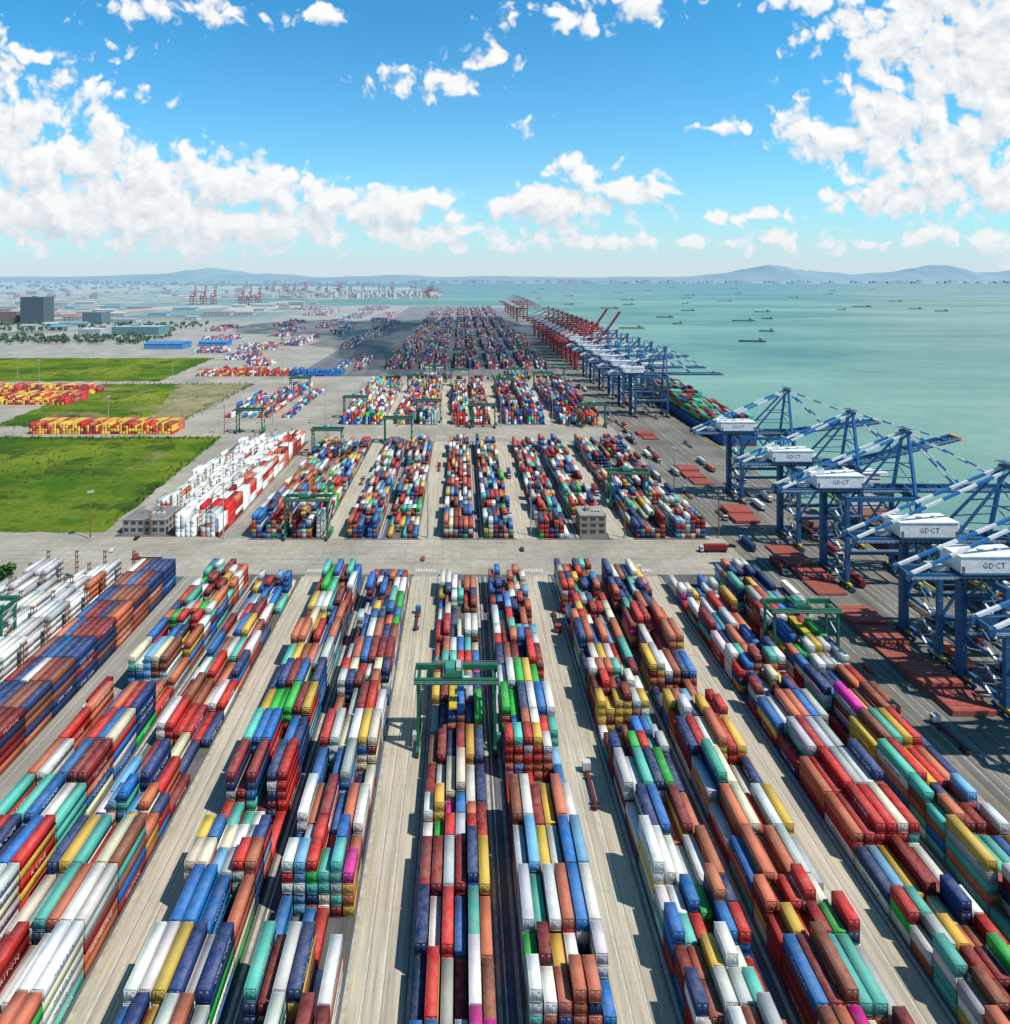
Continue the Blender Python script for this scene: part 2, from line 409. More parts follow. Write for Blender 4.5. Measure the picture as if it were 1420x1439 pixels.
for k,x0 in enumerate((-176,-190,-204,-218)):
    gen_block(x0,78,302,4,310+k,PALW,4.0-.3*k,True,hmax=5,p20=0,drop=.06,sd=.5,uni=.8)
for k,x0 in enumerate((-150,-164.5,-179,-194)):
    gen_block(x0,348 if k<2 else 385,548,4,330+k,PALWR if k==0 else PALW,4.2-.5*k,False,hmax=5,p20=0,drop=.06,sd=.5,uni=.7)
rk=MB();BR=(.24,.10,.05)
for x in (-163,-177.3,-191.3,-205.3):
    for y in np.arange(84,302,12.69):
        for dx in (0,1.0): rk.box(x+dx,x+dx+.25,y,y+.25,0,14.2,BR)
        for z in (2.7,5.3,7.9,10.5,13): rk.box(x-.05,x+1.3,y-.2,y+1.6,z,z+.15,BR)
for x in (-151.6,-166.1,-180.6):
    for y in np.arange(350,548,12.69):
        for dx in (0,1.0): rk.box(x+dx,x+dx+.25,y,y+.25,0,14.2,BR)
        for z in (2.7,5.3,7.9,10.5,13): rk.box(x-.05,x+1.3,y-.2,y+1.6,z,z+.15,BR)
put('reefer_rack',rk.mesh('reefer_rack',M_STEEL))
gen_block(-410,574,600,48,400,PALYR,3.9,False,hmax=4,sd=.3,drop=0,uni=.5)
gen_block(-560,705,745,36,401,PALYR,3.4,False,hmax=4,sd=.6,uni=.5)
gen_block(-600,770,800,46,402,PALYR,3.,False,hmax=4,sd=.8,uni=.5)
gen_block(-575,640,668,20,403,dict(grn=8,tea=6,och=2),2.,False,hmax=3,uni=.6)
gen_block(-395,905,935,46,404,dict(mar=5,red=5,whi=3,sal=5,och=2,brn=3),3.9,False,hmax=5,sd=.6)
gen_block(-258,905,935,28,405,dict(nav=6,blu=10),4,False,hmax=4,sd=.3,uni=.7)
for k,(x0,y0,y1,n,h) in enumerate([(-232,640,830,4,1.4),(-214,640,830,4,1.7),(-190,640,800,4,1.5),(-250,640,760,3,1.2),(-175,960,1100,6,1.2),(-205,980,1080,6,1.),
    (-360,1010,1060,14,3),(-420,1080,1150,16,3.2),(-520,1180,1230,20,3.),(-455,1230,1330,26,3.4),(-380,1300,1500,12,3),(-600,1400,1480,24,3),(-480,1500,1700,16,3.2),(-700,1650,1760,20,3),
    (-560,1800,2000,18,3.2),(-420,1750,1990,14,3),(-340,1550,1800,12,3),(-300,2000,2400,20,3),(-420,2150,2450,24,3),(-600,2300,2600,30,3),(-250,1250,1420,10,2),(-240,1500,1760,12,3),(-230,1850,2000,12,3),(-750,2700,2950,40,3),(-450,2650,2950,40,3)]):
    gen_block(x0,y0,y1,n,500+k,PALFAR,h,False,hmax=4,sd=.9,drop=.2)
for yy in ((975,1190),(1225,1440),(1475,1700),(1740,1960),(2000,2240),(2290,2530),(2580,2850)):
    for a,b in PAIRS:
        for x0 in (a,b):
            sd+=1
            gen_block(x0,yy[0],yy[1],6,sd+700,PALDK,3.6,False,p20=.1,drop=.12)
gen_block(-75,884,900,22,930,PALDK,2.6,False,hmax=3);gen_block(55,884,900,16,931,PALDK,3,False,hmax=4)

# ------------------------------------------------------------------ quay cranes
def sts(main,stay2,angle,name,text=None,ext=(.80,.81,.81)):
    mb=MB();A=main;Wt=(.82,.82,.81);DK=tuple(c*.6 for c in main);LT=tuple(min(.8,c*1.6+.02) for c in main)
    for x in (0,34):
        for y in (-9,9):
            mb.box(x-.9,x+.9,y-.8,y+.8,3,44,A)
            for z in (10,24,37): mb.box(x-.98,x+.98,y-.88,y+.88,z,z+.5,LT)
            for k in (-4.5,-1.5,1.5,4.5):
                mb.cyl((x-.35,y+k,.5),(x+.35,y+k,.5),.5,(.05,.05,.05),8)
            mb.box(x-.6,x+.6,y-5.4,y+5.4,.9,2.0,DK)
            mb.box(x-.75,x+.75,y-3,y+3,2.02,3.0,(.6,.42,.03))
        mb.box(x-.7,x+.7,-8.2,8.2,3.6,5.4,A)
        mb.box(x-.7,x+.7,-8.2,8.2,41.5,43.6,A)
        mb.beam((x,-8.2,30),(x,8.2,30),1.,1.2,A)
        mb.beam((x,-8.2,17),(x,8.2,17),.8,1.,A)
        mb.beam((x,-8.2,30.5),(x,0,41.5),.6,.6,A);mb.beam((x,8.2,30.5),(x,0,41.5),.6,.6,A)
        mb.beam((x,-8.2,17.5),(x,8.2,29.5),.35,.35,A)
    for y in (-9,9):
        mb.beam((.9,y,17),(33.1,y,17),1.3,1.8,A)
        mb.beam((.9,y,42.6),(33.1,y,42.6),1.2,1.8,A)
        mb.beam((.9,y,18),(17,y,41.8),.8,.8,A);mb.beam((33.1,y,18),(17,y,41.8),.8,.8,A)
        mb.beam((.9,y,30),(9,y,30),.4,.4,A);mb.beam((33.1,y,30),(25,y,30),.4,.4,A)
        mb.box(1,33,y-1.9,y-.7,17.95,18.05,DK)
        for z in (18.6,19.2): mb.beam((1,y-1.9,z),(33,y-1.9,z),.07,.07,ext)
        for k in range(17): mb.beam((1+k*2,y-1.9,18),(1+k*2,y-1.9,19.2),.06,.06,ext)
    for y in (-3.2,3.2):
        mb.box(-30,36,y-.55,y+.55,43.7,45.9,A)
        sgn=1 if y>0 else -1
        yy=sorted((y+sgn*.6,y+sgn*1.7));mb.box(-29,36,yy[0],yy[1],44.2,44.3,DK)
        for z in (44.9,45.4): mb.beam((-29,y+sgn*1.7,z),(36,y+sgn*1.7,z),.07,.07,ext)
        for k in range(33): mb.beam((-29+k*2,y+sgn*1.7,44.2),(-29+k*2,y+sgn*1.7,45.4),.06,.06,ext)
    for x in range(-28,36,7): mb.box(x-.4,x+.4,-2.6,2.6,44,45.4,A)
    ca,sa=math.cos(angle),math.sin(angle)
    def B(t,y,z): return (37+t*ca-(z)*sa,y,44.8+t*sa+z*ca)
    for y in (-3.2,3.2):
        mb.beam(B(0,y,0),B(58,y,0),1.1,2.1,A)
        mb.beam(B(1,y*1.5,.2),B(57,y*1.5,.2),.9,.1,DK)
        for z in (.8,1.3): mb.beam(B(1,y*1.65,z),B(57,y*1.65,z),.07,.07,ext)
        for k in range(28): mb.beam(B(1+k*2,y*1.65,.2),B(1+k*2,y*1.65,1.3),.06,.06,ext)
    for t in range(2,60,7):
        mb.beam(B(t,-2.6,0),B(t,2.6,0),.7,1.2,A)
        if t<52: mb.beam(B(t,-2.6,0),B(t+7,2.6,0),.25,.25,A)
    mb.beam(B(58,-4.2,0),B(58,4.2,0),1.2,2.2,(.7,.3,.05))
    for y in (-1,1):
        ap=(34.5,y*1.8,73)
        mb.beam((34,y*7.5,43.8),ap,1.2,1.2,stay2)
        mb.beam((10,y*4,45.9),ap,.8,.8,A)
        mb.beam((22,y*3.4,58.6),(34.2,y*4.5,58.6),.45,.45,A)
        mb.beam((16,y*3.6,52),(34.1,y*5.8,52),.35,.35,A)
        mb.stripe((34,y*1.8,72.5),(-28,y*3.2,46),.95,9,ext,stay2)
        p1=B(24,y*3.2,1);p2=B(52,y*3.2,1)
        if angle<.5:
            mb.stripe((34.8,y*1.8,72.5),p1,.85,6,ext,stay2);mb.stripe((34.8,y*1.8,73),p2,.85,10,ext,stay2)
        else:
            m1=((34.8+p1[0])/2+6,y*2.5,(72.5+p1[2])/2-6)
            mb.stripe((34.8,y*1.8,72.5),m1,.6,3,ext,stay2);mb.stripe(m1,p1,.6,3,ext,stay2)
    mb.box(33.2,35.8,-2.8,2.8,72.3,73.6,A);mb.beam((34.5,-4,65),(34.5,4,65),.6,.6,A)
    mb.beam((34.3,-5.8,56),(34.3,5.8,56),.5,.5,A);mb.beam((34.3,-5.8,56),(34.4,3.6,65),.3,.3,A);mb.beam((34.2,-7,47),(34.3,5.8,56),.3,.3,A)
    mb.box(32.6,36.4,-3.6,3.6,74.6,74.75,DK)
    for x in (32.7,36.3):
        for y in (-3.5,3.5): mb.beam((x,y,73.6),(x,y,76),.1,.1,ext)
    for z in (75.3,75.9):
        mb.beam((32.7,-3.5,z),(36.3,-3.5,z),.07,.07,ext);mb.beam((32.7,-3.5,z),(32.7,3.5,z),.07,.07,ext)
    mb.beam((34.5,0,74.7),(34.5,0,80),.12,.12,ext)
    mb.box(-12,11,-4.6,4.6,46.6,52.2,Wt);mb.box(-12.3,11.3,-4.9,4.9,52.21,52.5,(.82,.82,.82))
    mb.box(-12.2,11.2,-5.6,5.6,46.2,46.5,DK)
    for x in (-8,-2,4): mb.box(x,x+1.6,-.8,.8,52.51,53.0,(.6,.62,.63))
    for x in (-11.6,9.9): mb.box(x,x+1.1,-4.66,-4.62,46.7,48.9,(.12,.14,.16))
    mb.beam((-12.2,-5.6,47.5),(11.2,-5.6,47.5),.06,.06,ext)
    if text:
        v,f=get_text(text)
        mb.add([(-.5+a*1.7,-4.66,48.3+b*1.75) for a,b in v],f,(.03,.05,.10))
    mb.box(12.5,17,-2.4,2.4,46.2,49,(.55,.57,.58))
    mb.box(-20,-14,-2.2,2.2,46.2,47.8,(.4,.42,.42))
    mb.box(21,25,-1.6,1.6,38.6,41.6,Wt);mb.box(22.9,25.08,-1.5,1.5,39.2,40.8,(.03,.04,.05))
    mb.box(18,27,-2.5,2.5,42.2,43.4,(.25,.26,.27))
    mb.box(23.5,26,-6.1,6.1,24,24.8,(.6,.42,.03))
    for y in (-2,2):
        for x in (24,25.5): mb.beam((x,y,24.8),(x,y,42.2),.09,.09,(.05,.05,.05))
    z=3.;d=1
    while z<42:
        mb.beam((-1.8,-d*3-5,z),(-1.8,d*3-5,z+3.6),.8,.18,ext);mb.box(-2.3,-1.2,d*3-5.6,d*3-4.4,z+3.6,z+3.7,DK);z+=3.6;d=-d
    mb.box(-2.4,-.95,7,9.8,3,46,tuple(c*.85 for c in main))
    mb.cyl((1.6,0,7),(2.6,0,7),2.6,(.12,.12,.12),16)
    return mb.mesh(name,M_STEEL)
BL=(.022,.11,.25);RD=(.44,.025,.03)
blue0=sts(BL,(.03,.18,.44),0,'ship_to_shore_crane','GDCT');blue1=sts(BL,(.03,.18,.44),math.radians(14),'ship_to_shore_crane','GDCT');blue2=sts(BL,(.03,.18,.44),math.radians(7),'ship_to_shore_crane','GDCT')
red0=sts(RD,(.38,.02,.03),0,'ship_to_shore_crane',None,(.45,.08,.08));red1=sts(RD,(.38,.02,.03),math.radians(55),'ship_to_shore_crane',None,(.45,.08,.08));red2=sts(RD,(.4,.03,.03),math.radians(78),'ship_to_shore_crane',None,(.45,.08,.08))
for y,me in ((182,blue0),(215,blue0),(244,blue2),(300,blue0),(342,blue1),(409,blue2),(652,blue0),(700,blue0),(748,blue2),(800,blue0),(855,blue0),(905,blue0)):
    put('ship_to_shore_crane',me,(186,y,0))
for i,y in enumerate((975,1015,1060,1105,1150,1200,1250,1310,1370,1440,1520,2000,2130,2250,2380,2520)):
    put('ship_to_shore_crane',red1 if i in (0,2) else red0,(186,y,0))
for x,y in ((-1420,3190),(-1370,3200),(-1320,3210),(-1130,3100),(-1090,3095),(-1040,3090)):
    put('ship_to_shore_crane',red2,(x,y,0),math.pi/2)
for i in range(20):
    put('ship_to_shore_crane',red2 if i%3 else red0,(-1900+i*75+R.uniform(-20,20),5600+R.uniform(-400,900),0),math.pi/2)
for i in range(7): put('ship_to_shore_crane',red0 if i%2 else red2,(-260,4150+i*130,0))

# ------------------------------------------------------------------ RTG
def rtg(col,name='rubber_tyred_gantry_crane'):
    mb=MB();A=col;DK=tuple(c*.6 for c in col);G=(.45,.47,.46)
    S=24.2
    for x in (0,S):
        mb.box(x-.5,x+.5,-6.2,6.2,1.5,2.4,A)
        for y in (-5.6,-4.1,4.1,5.6): mb.cyl((x-.35,y,.75),(x+.35,y,.75),.75,(.03,.03,.03),12)
        for y in (-3.6,3.6):
            mb.box(x-.42,x+.42,y-.45,y+.45,2.41,21.6,A)
        mb.beam((x,-3.15,18.5),(x,3.15,18.5),.5,.7,A);mb.beam((x,-3.15,3.4),(x,3.15,9),.3,.3,A)
        mb.box(x-.6,x+.6,-3.1,3.1,20.6,21.5,A)
    for y in (-3.6,3.6):
        mb.box(-1.3,S+1.3,y-.5,y+.5,21.62,23.3,A)
        s=1 if y>0 else -1;yy=sorted((y+s*.52,y+s*1.5));mb.box(-1.3,S+1.3,yy[0],yy[1],22.2,22.28,DK)
        for z in (22.8,23.3): mb.beam((-1.3,y+s*1.5,z),(S+1.3,y+s*1.5,z),.06,.06,G)
        for k in range(0,14): mb.beam((-1.2+k*2.03,y+s*1.5,22.2),(-1.2+k*2.03,y+s*1.5,23.3),.05,.05,G)
    for x in (-1.2,S+1.2): mb.box(x-.2,x+.2,-3.1,3.1,22,22.9,A)
    mb.box(8,14,-3.9,3.9,23.4,24.0,DK);mb.box(8.6,11.6,-2.4,1.2,24.01,25.8,(.05,.28,.20));mb.box(12,13.6,-1,2.8,24.01,25.2,G)
    for x in (8,14):
        for z in (24.6,25.1): mb.beam((x,-3.9,z),(x,3.9,z),.06,.06,G)
    mb.box(14.5,16.3,-1.2,1.2,18.6,21.,(.7,.72,.7));mb.box(14.44,14.49,-1,1,19,20.6,(.03,.04,.05))
    mb.box(9.8,12.2,-6.1,6.1,15.4,15.9,(.6,.4,.03))
    for y in (-1.6,1.6):
        for x in (10.2,11.8): mb.beam((x,y,15.9),(x,y,23.3),.08,.08,(.04,.04,.04))
    mb.box(S+.6,S+2.2,-2.8,2.8,2.5,4.9,(.05,.25,.18));mb.box(-1.9,-.6,-2,1,2.5,4.4,G)
    for k in range(6):
        y0=-3 if k%2 else 3
        mb.beam((S+.9,y0,3+k*3),(S+.9,-y0,6+k*3),.5,.12,G)
    return mb.mesh(name,M_STEEL)
RG=rtg((.015,.14,.08))
for x,y in ((-13.5,194),(119.5,234),(-100.3,348),(97,395),(-123.5,505),(-68.5,545),(-123.5,640),(-45.5,622),(9.5,600),(119.5,602),(41.5,750),(-68.5,780),(-13.5,828),(96.5,800),(64.5,835),(119.5,845),(-45,860),(-201,236),(-214,580),(-214,760),
            (-13.5,1060),(41.5,1010),(96.5,1120),(-68.5,1180),(-123.5,1000),(9.5,1300),(64.5,1450),(-45.5,1500),(119.5,1350),(-13.5,1700),(-300,1500),(-420,1420),(-260,1800),(96,1800),(-123,1620)):
    put('rubber_tyred_gantry_crane',RG,(x,y,0))

# ------------------------------------------------------------------ trucks, cars
def truck(cc,name='terminal_truck',cab=(.6,.6,.58)):
    mb=MB()
    mb.box(-1.2,1.2,6.2,8.0,.9,3.2,cab);mb.box(-1.1,1.1,8.01,8.06,1.9,3.0,(.03,.04,.05))
    for s in (-1,1):
        x=sorted((s*1.205,s*1.22));mb.box(x[0],x[1],6.8,7.7,2.,2.9,(.03,.04,.05))
    mb.box(-1.15,1.15,8.07,8.3,.5,1.2,(.08,.08,.08));mb.box(-.5,.5,-6.8,6.1,.8,1.25,(.10,.03,.03))
    mb.box(-1.2,1.2,-6.6,-6.3,1.26,1.45,(.12,.04,.03));mb.box(-1.2,1.2,5.3,5.6,1.26,1.45,(.12,.04,.03))
    for y in (-5.6,-4.3,4.4,7.1):
        for s in (-1,1): mb.cyl((s*.75,y,.5),(s*1.15,y,.5),.5,(.02,.02,.02),12)
    if cc:
        v,f,c=TM[(12.19,True)]
        o=len(mb.v);mb.v.extend([(a[0],a[1]-.5,a[2]+1.5) for a in v]);mb.f.extend([tuple(int(i)+o for i in q) for q in f])
        mb.c.extend([tuple(cc[i]*k[0]+k[1] for i in range(3)) for k in c])
    return mb.mesh(name,M_STEEL)
TR=[truck(PC[k]) for k in ('mar','nav','sal','whi','gry')]+[truck(None,cab=(.45,.05,.04)),truck(None),truck(None,cab=(.05,.15,.35))]
pos=[(38,176,6),(41,262,5),(-19,262,7),(-128,214,0),(90,300,6),(93,420,0),(-72,440,6),(36,455,1),(-17,470,5),(-70,660,0),(38,690,0),(92,700,0),(-16,760,1)]
for k,(x,y,d) in enumerate(pos): put('terminal_truck',TR[d],(x,y,0),math.pi*(k%2))
for k in range(60):
    put('terminal_truck',TR[R.randrange(8)],(R.choice((155,159,162.5,193,197,201,205,209)),130+k*13+R.uniform(-4,4),0),math.pi*R.randrange(2))
for x,y,d in ((138,329,0),(-165,320,5)): put('terminal_truck',TR[d],(x,y,0),math.pi/2)
def car(c):
    mb=MB();pr=[(-2.2,.35),(-2.25,.85),(-1.5,1.0),(-1.0,1.45),(.6,1.45),(1.3,.98),(2.1,.85),(2.2,.35)]
    n=len(pr)
    for s0,s1,col in ((-.88,.88,c),):
        vs=[(s0,y,z) for y,z in pr]+[(s1,y,z) for y,z in pr]
        mb.add(vs,[tuple(range(n)),tuple(range(2*n-1,n-1,-1))]+[(i,(i+1)%n,n+(i+1)%n,n+i) for i in range(n)],col)
    for s in (-1,1):
        x=sorted((s*.885,s*.9));mb.box(x[0],x[1],-.95,.7,.98,1.36,(.02,.02,.03))
        for y in (-1.4,1.35): mb.cyl((s*.7,y,.33),(s*.92,y,.33),.33,(.02,.02,.02),10)
    mb.add([(-.75,.66,1.43),(.75,.66,1.43),(.78,1.27,1.02),(-.78,1.27,1.02)],[(0,1,2,3)],(.02,.02,.03))
    return mb.mesh('car',M_STEEL)
cm=[car(c) for c in ((.02,.02,.02),(.6,.6,.6),(.4,.03,.03))]
for k,(x,y) in enumerate(((33.5,331),(-128,252),(-20,320),(150,335),(-190,330),(155,230),(-185,345),(-128,400),(-133,520),(60,318),(-126,620))): put('car',cm[k%3],(x,y,0),R.choice((0,math.pi/2)))

HC=(.42,.105,.08)
def hatch(n,w,l,seed):
    r=random.Random(seed);mb=MB();z=.3
    for k in range(n):
        c=tuple(a*r.uniform(.8,1.15) for a in HC);jx=r.uniform(-.3,.3)
        mb.box(-w/2+jx,w/2+jx,-l/2,l/2,z,z+.75,c)
        for i in range(7): mb.box(-w/2+jx+.1,w/2+jx-.1,-l/2+.6+i*(l-1.4)/6,-l/2+.8+i*(l-1.4)/6,z+.752,z+.84,tuple(a*.6 for a in c))
        for i in range(5): mb.box(-w/2+jx+.4+i*(w-1)/4,-w/2+jx+.6+i*(w-1)/4,-l/2+.05,l/2-.05,z+.842,z+.87,tuple(a*1.2 for a in c))
        z+=.9
    for x in (-w/3,w/3): mb.box(x-.3,x+.3,-l/2,l/2,.02,.28,(.2,.15,.1))
    return mb.mesh('hatch_cover',M_STEEL)
hm=[hatch(2,15,12.3,1),hatch(3,15,12.3,2),hatch(1,14,12.3,3)]
for k,y in enumerate((212,225,238,251,264, 290,303,316,329, 372, 384, 440,453,466,560,573)):
    put('hatch_cover',hm[k%3],(174.5+R.uniform(-1,1),y,0))

def mast(h,col):
    mb=MB();mb.cyl((0,0,0),(0,0,h),.42,col,8,.2);mb.box(-1,1,-1,1,0,.6,(.4,.4,.38));mb.cyl((0,0,h-1.2),(0,0,h-.9),1.5,(.35,.35,.35),12)
    for i in range(8):
        t=i*math.pi/4;mb.box(1.5*math.cos(t)-.3,1.5*math.cos(t)+.3,1.5*math.sin(t)-.3,1.5*math.sin(t)+.3,h-1.6,h-1.22,(.7,.7,.7))
    return mb.mesh('light_mast',M_STEEL)
mg=mast(32,(.35,.36,.36));mbn=mast(28,(.28,.12,.05))
for x,y in ((40.5,350),(-19,347),(-136,346),(-19,607),(40,607),(-137,610),(-190,610),(92,608),(148,420),(148,600),(-350,600),(-600,860),(-260,880),(-420,880),(-19,880),(40,880),(-700,1150),(-560,1150),(-400,1240),(148,860),(-820,1000),(-660,900)):
    put('light_mast',mg,(x,y,0))
for x,y in ((-212,346),(94,347),(-137,480),(148,347),(-225,575)): put('light_mast',mbn,(x,y,0))

# ------------------------------------------------------------------ buildings
def building(name,x0,x1,y0,y1,h,st,wall,roof,win=(.05,.08,.10),bay=4.,par=True):
    mb=MB();mb.box(x0,x1,y0,y1,0,h,wall);mb.box(x0-.3,x1+.3,y0-.3,y1+.3,h+.002,h+.6,wall)
    mb.box(x0+.4,x1-.4,y0+.4,y1-.4,h+.602,h+.66,roof)
    fh=h/st
    for s in range(st):
        z0=s*fh+fh*.32;z1=s*fh+fh*.82
        n=max(1,int((x1-x0)/bay));b=(x1-x0)/n
        for i in range(n):
            mb.box(x0+b*i+b*.18,x0+b*(i+1)-b*.18,y0-.06,y0-.01,z0,z1,win)
        n=max(1,int((y1-y0)/bay));b=(y1-y0)/n
        for i in range(n):
            mb.box(x1+.01,x1+.06,y0+b*i+b*.18,y0+b*(i+1)-b*.18,z0,z1,win);mb.box(x0-.06,x0-.01,y0+b*i+b*.18,y0+b*(i+1)-b*.18,z0,z1,win)
        mb.box(x0-.12,x1+.12,y0-.12,y0-.065,s*fh+fh*.9,s*fh+fh*.97,tuple(c*.8 for c in wall))
    w=x1-x0;mb.box(x0+w*.3,x0+w*.45,y0+(y1-y0)*.4,y0+(y1-y0)*.7,h+.661,h+3,wall)
    for i in range(3): mb.box(x0+w*(.55+.12*i),x0+w*(.6+.12*i),y0+(y1-y0)*.3,y0+(y1-y0)*.45,h+.661,h+1.8,(.5,.5,.5))
    return put(name,mb.mesh(name,M_WALL))
building('yard_office_building',69,84,350,364,11,3,(.36,.27,.19),(.30,.29,.27))
building('workshop_building',-197,-172,352,372,8,2,(.42,.36,.30),(.20,.20,.20))
building('gate_office_building',-52,-44,893,902,14,4,(.6,.6,.58),(.4,.4,.4))
building('gate_office_building',-36,-27,893,902,14,4,(.6,.6,.58),(.4,.4,.4))
building('office_tower',-1385,-1312,1900,1950,84,20,(.02,.04,.07),(.2,.22,.25),(.01,.03,.06),5)
building('office_building',-1190,-1130,1900,1950,36,9,(.10,.16,.2),(.25,.25,.25),(.03,.06,.09),5)
building('office_building',-950,-895,1500,1540,18,5,(.66,.67,.66),(.6,.6,.6),(.04,.08,.10),5)
building('terminal_building',-890,-770,1540,1600,20,5,(.12,.30,.30),(.30,.42,.42),(.03,.12,.14),6)
building('brick_apartment_building',-1490,-1420,1930,1980,36,11,(.35,.09,.05),(.3,.2,.18),bay=6)
building('brick_apartment_building',-1600,-1520,2000,2040,40,12,(.35,.09,.05),(.3,.2,.18),bay=6)
def shed(x0,x1,y0,y1,h,wall,roof):
    mb=MB();mb.box(x0,x1,y0,y1,0,h,wall);ym=(y0+y1)/2;e=.8
    mb.add([(x0-e,y0-e,h+.02),(x1+e,y0-e,h+.02),(x1+e,ym,h+4),(x0-e,ym,h+4),(x1+e,y1+e,h+.02),(x0-e,y1+e,h+.02)],[(0,1,2,3),(3,2,4,5),(1,4,2),(0,3,5)],roof)
    n=int((x1-x0)/14)
    for i in range(n): mb.box(x0+3+i*14,x0+9+i*14,y0-.06,y0-.01,.1,5.5,(.2,.22,.24))
    put('warehouse',mb.mesh('warehouse',M_WALL))
shed(-650,-572,1240,1285,11,(.03,.22,.55),(.02,.17,.5))
shed(-560,-500,1290,1320,9,(.03,.22,.5),(.03,.2,.55))
rs=[(.02,.2,.5),(.5,.5,.48),(.32,.33,.35),(.55,.54,.5),(.35,.12,.08),(.1,.3,.4)]
for i in range(90):
    x=R.uniform(-2900,-760);y=R.uniform(1650,3300)
    if x>-1000 and y<1750: continue
    w=R.uniform(30,110);shed(x,x+w,y,y+R.uniform(20,45),R.uniform(7,14),(.5,.49,.46),R.choice(rs))
ct=MB()
def cb(x,y,w,d,h,c): ct.box(x,x+w,y,y+d,0,h,c,True)
for i in range(700):
    x=R.uniform(-14000,-1500);y=R.uniform(3900,11500);cb(x,y,R.uniform(20,90),R.uniform(20,60),R.choice((8,10,14,20,28)),R.choice(((.5,.5,.48),(.4,.36,.33),(.3,.34,.4),(.5,.3,.25))))
for i in range(260):
    x=R.uniform(-1500,-190);y=R.uniform(4050,5600);cb(x,y,R.uniform(20,70),R.uniform(20,60),R.choice((8,12,18,26)),R.choice(((.6,.6,.58),(.45,.42,.4),(.35,.4,.45),(.5,.25,.2))))
for i in range(110):
    x=R.uniform(-900,-200);y=R.uniform(4100,4900);ct.cyl((x,y,0),(x,y,R.uniform(22,40)),R.uniform(9,15),(.62,.62,.6),10)
for i in range(300):
    x=R.uniform(-15000,17000);y=R.uniform(12700,14300);h=R.choice((15,20,30,40,50))
    if abs(x-1500)<3000: h*=1.5
    ct.box(x,x+R.uniform(60,160),y,y+60,-3,h,R.choice(((.5,.5,.5),(.4,.42,.45),(.45,.4,.38))),True)
put('distant_city',ct.mesh('distant_city',M_WALL))

prof=[(-20,6),(-11.4,1),(-9.7,2),(-8.4,5),(-6.8,13),(-5.6,6),(-3.5,0),(-1.55,4),(-.14,1),(1.27,2),(3.6,0),(6.2,2),(7.3,9),(8.3,17),(9.4,10),(10.4,6),(11.5,8),(12.6,18),(13.6,8),(16.8,13),(25,6)]
def ph(x):
    x/=1000
    for (a,b),(c,d) in zip(prof[:-1],prof[1:]):
        if a<=x<=c:
            t=(x-a)/(c-a);t=t*t*(3-2*t);return b+(d-b)*t
    return 5
from mathutils import noise as mn
hv=[];hf=[];NX=420;NY=12
for j in range(NY+1):
    for i in range(NX+1):
        x=-20000+i*45000/NX;y=14500+j*3500/NY
        e=math.sin(math.pi*j/NY)**.8
        n=mn.fractal(Vector((x*.0008,y*.0008,0)),1,2,5)
        z=(120+ph(x)*16.5+n*(22+ph(x)*6))*e-4
        hv.append((x,y,max(z,-5)))
for j in range(NY):
    for i in range(NX):
        a=j*(NX+1)+i;hf.append((a,a+1,a+NX+2,a+NX+1))
me=bpy.data.meshes.new('hills');me.from_pydata(hv,[],hf)
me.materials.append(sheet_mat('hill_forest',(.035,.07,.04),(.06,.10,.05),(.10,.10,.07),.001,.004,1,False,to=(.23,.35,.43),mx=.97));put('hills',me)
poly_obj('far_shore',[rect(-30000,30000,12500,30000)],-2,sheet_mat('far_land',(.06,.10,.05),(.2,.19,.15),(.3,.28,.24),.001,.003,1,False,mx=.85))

# ------------------------------------------------------------------ vegetation
M_LEAF=attr_mat('foliage',.9,.4,.5)
def trees(pts,name,smin=5,smax=9,leaves=36,trunk=True):
    mb=MB();r=random.Random(len(pts))
    for x,y in pts:
        h=r.uniform(smin,smax)
        if trunk:
            mb.cyl((x,y,0),(x,y,h*.55),.3,(.08,.06,.04),5,.15)
            for k in range(3):
                t=r.uniform(0,6.28);mb.beam((x,y,h*.4),(x+math.cos(t)*h*.25,y+math.sin(t)*h*.25,h*.7),.15,.15,(.08,.06,.04))
        for k in range(leaves):
            a=Vector((r.gauss(0,1),r.gauss(0,1),r.gauss(0,1))).normalized()*r.uniform(.5,1)
            c=Vector((x,y,h*.62))+Vector((a.x*h*.42,a.y*h*.42,a.z*h*.36))
            u=Vector((r.gauss(0,1),r.gauss(0,1),r.gauss(0,.5))).normalized()*h*.14
            w=u.cross(Vector((r.gauss(0,1),r.gauss(0,1),r.gauss(0,1)))).normalized()*h*.12
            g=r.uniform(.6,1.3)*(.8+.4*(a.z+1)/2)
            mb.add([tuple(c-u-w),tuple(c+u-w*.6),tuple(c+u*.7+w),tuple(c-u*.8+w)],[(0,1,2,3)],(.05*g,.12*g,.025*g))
    put(name,mb.mesh(name,M_LEAF))
trees([(R.uniform(-1700,-700),1330+abs(R.gauss(0,90))) for _ in range(420)],'tree_belt',8,14)
trees([(R.uniform(-1900,-760),R.uniform(1620,1880)) for _ in range(380)],'tree_belt',8,14)
trees([(R.uniform(-120,150),872+R.uniform(-2,2)) for _ in range(60)],'tree_row',5,8)
trees([(R.uniform(-260,-225),R.uniform(255,308)) for _ in range(60)],'tree_belt',3,7,80)
def edgepts(n,segs,w):
    o=[]
    for _ in range(n):
        (a,b)=R.choice(segs);t=R.random();o.append((a[0]+(b[0]-a[0])*t+R.gauss(0,w),a[1]+(b[1]-a[1])*t+R.gauss(0,w)))
    return o
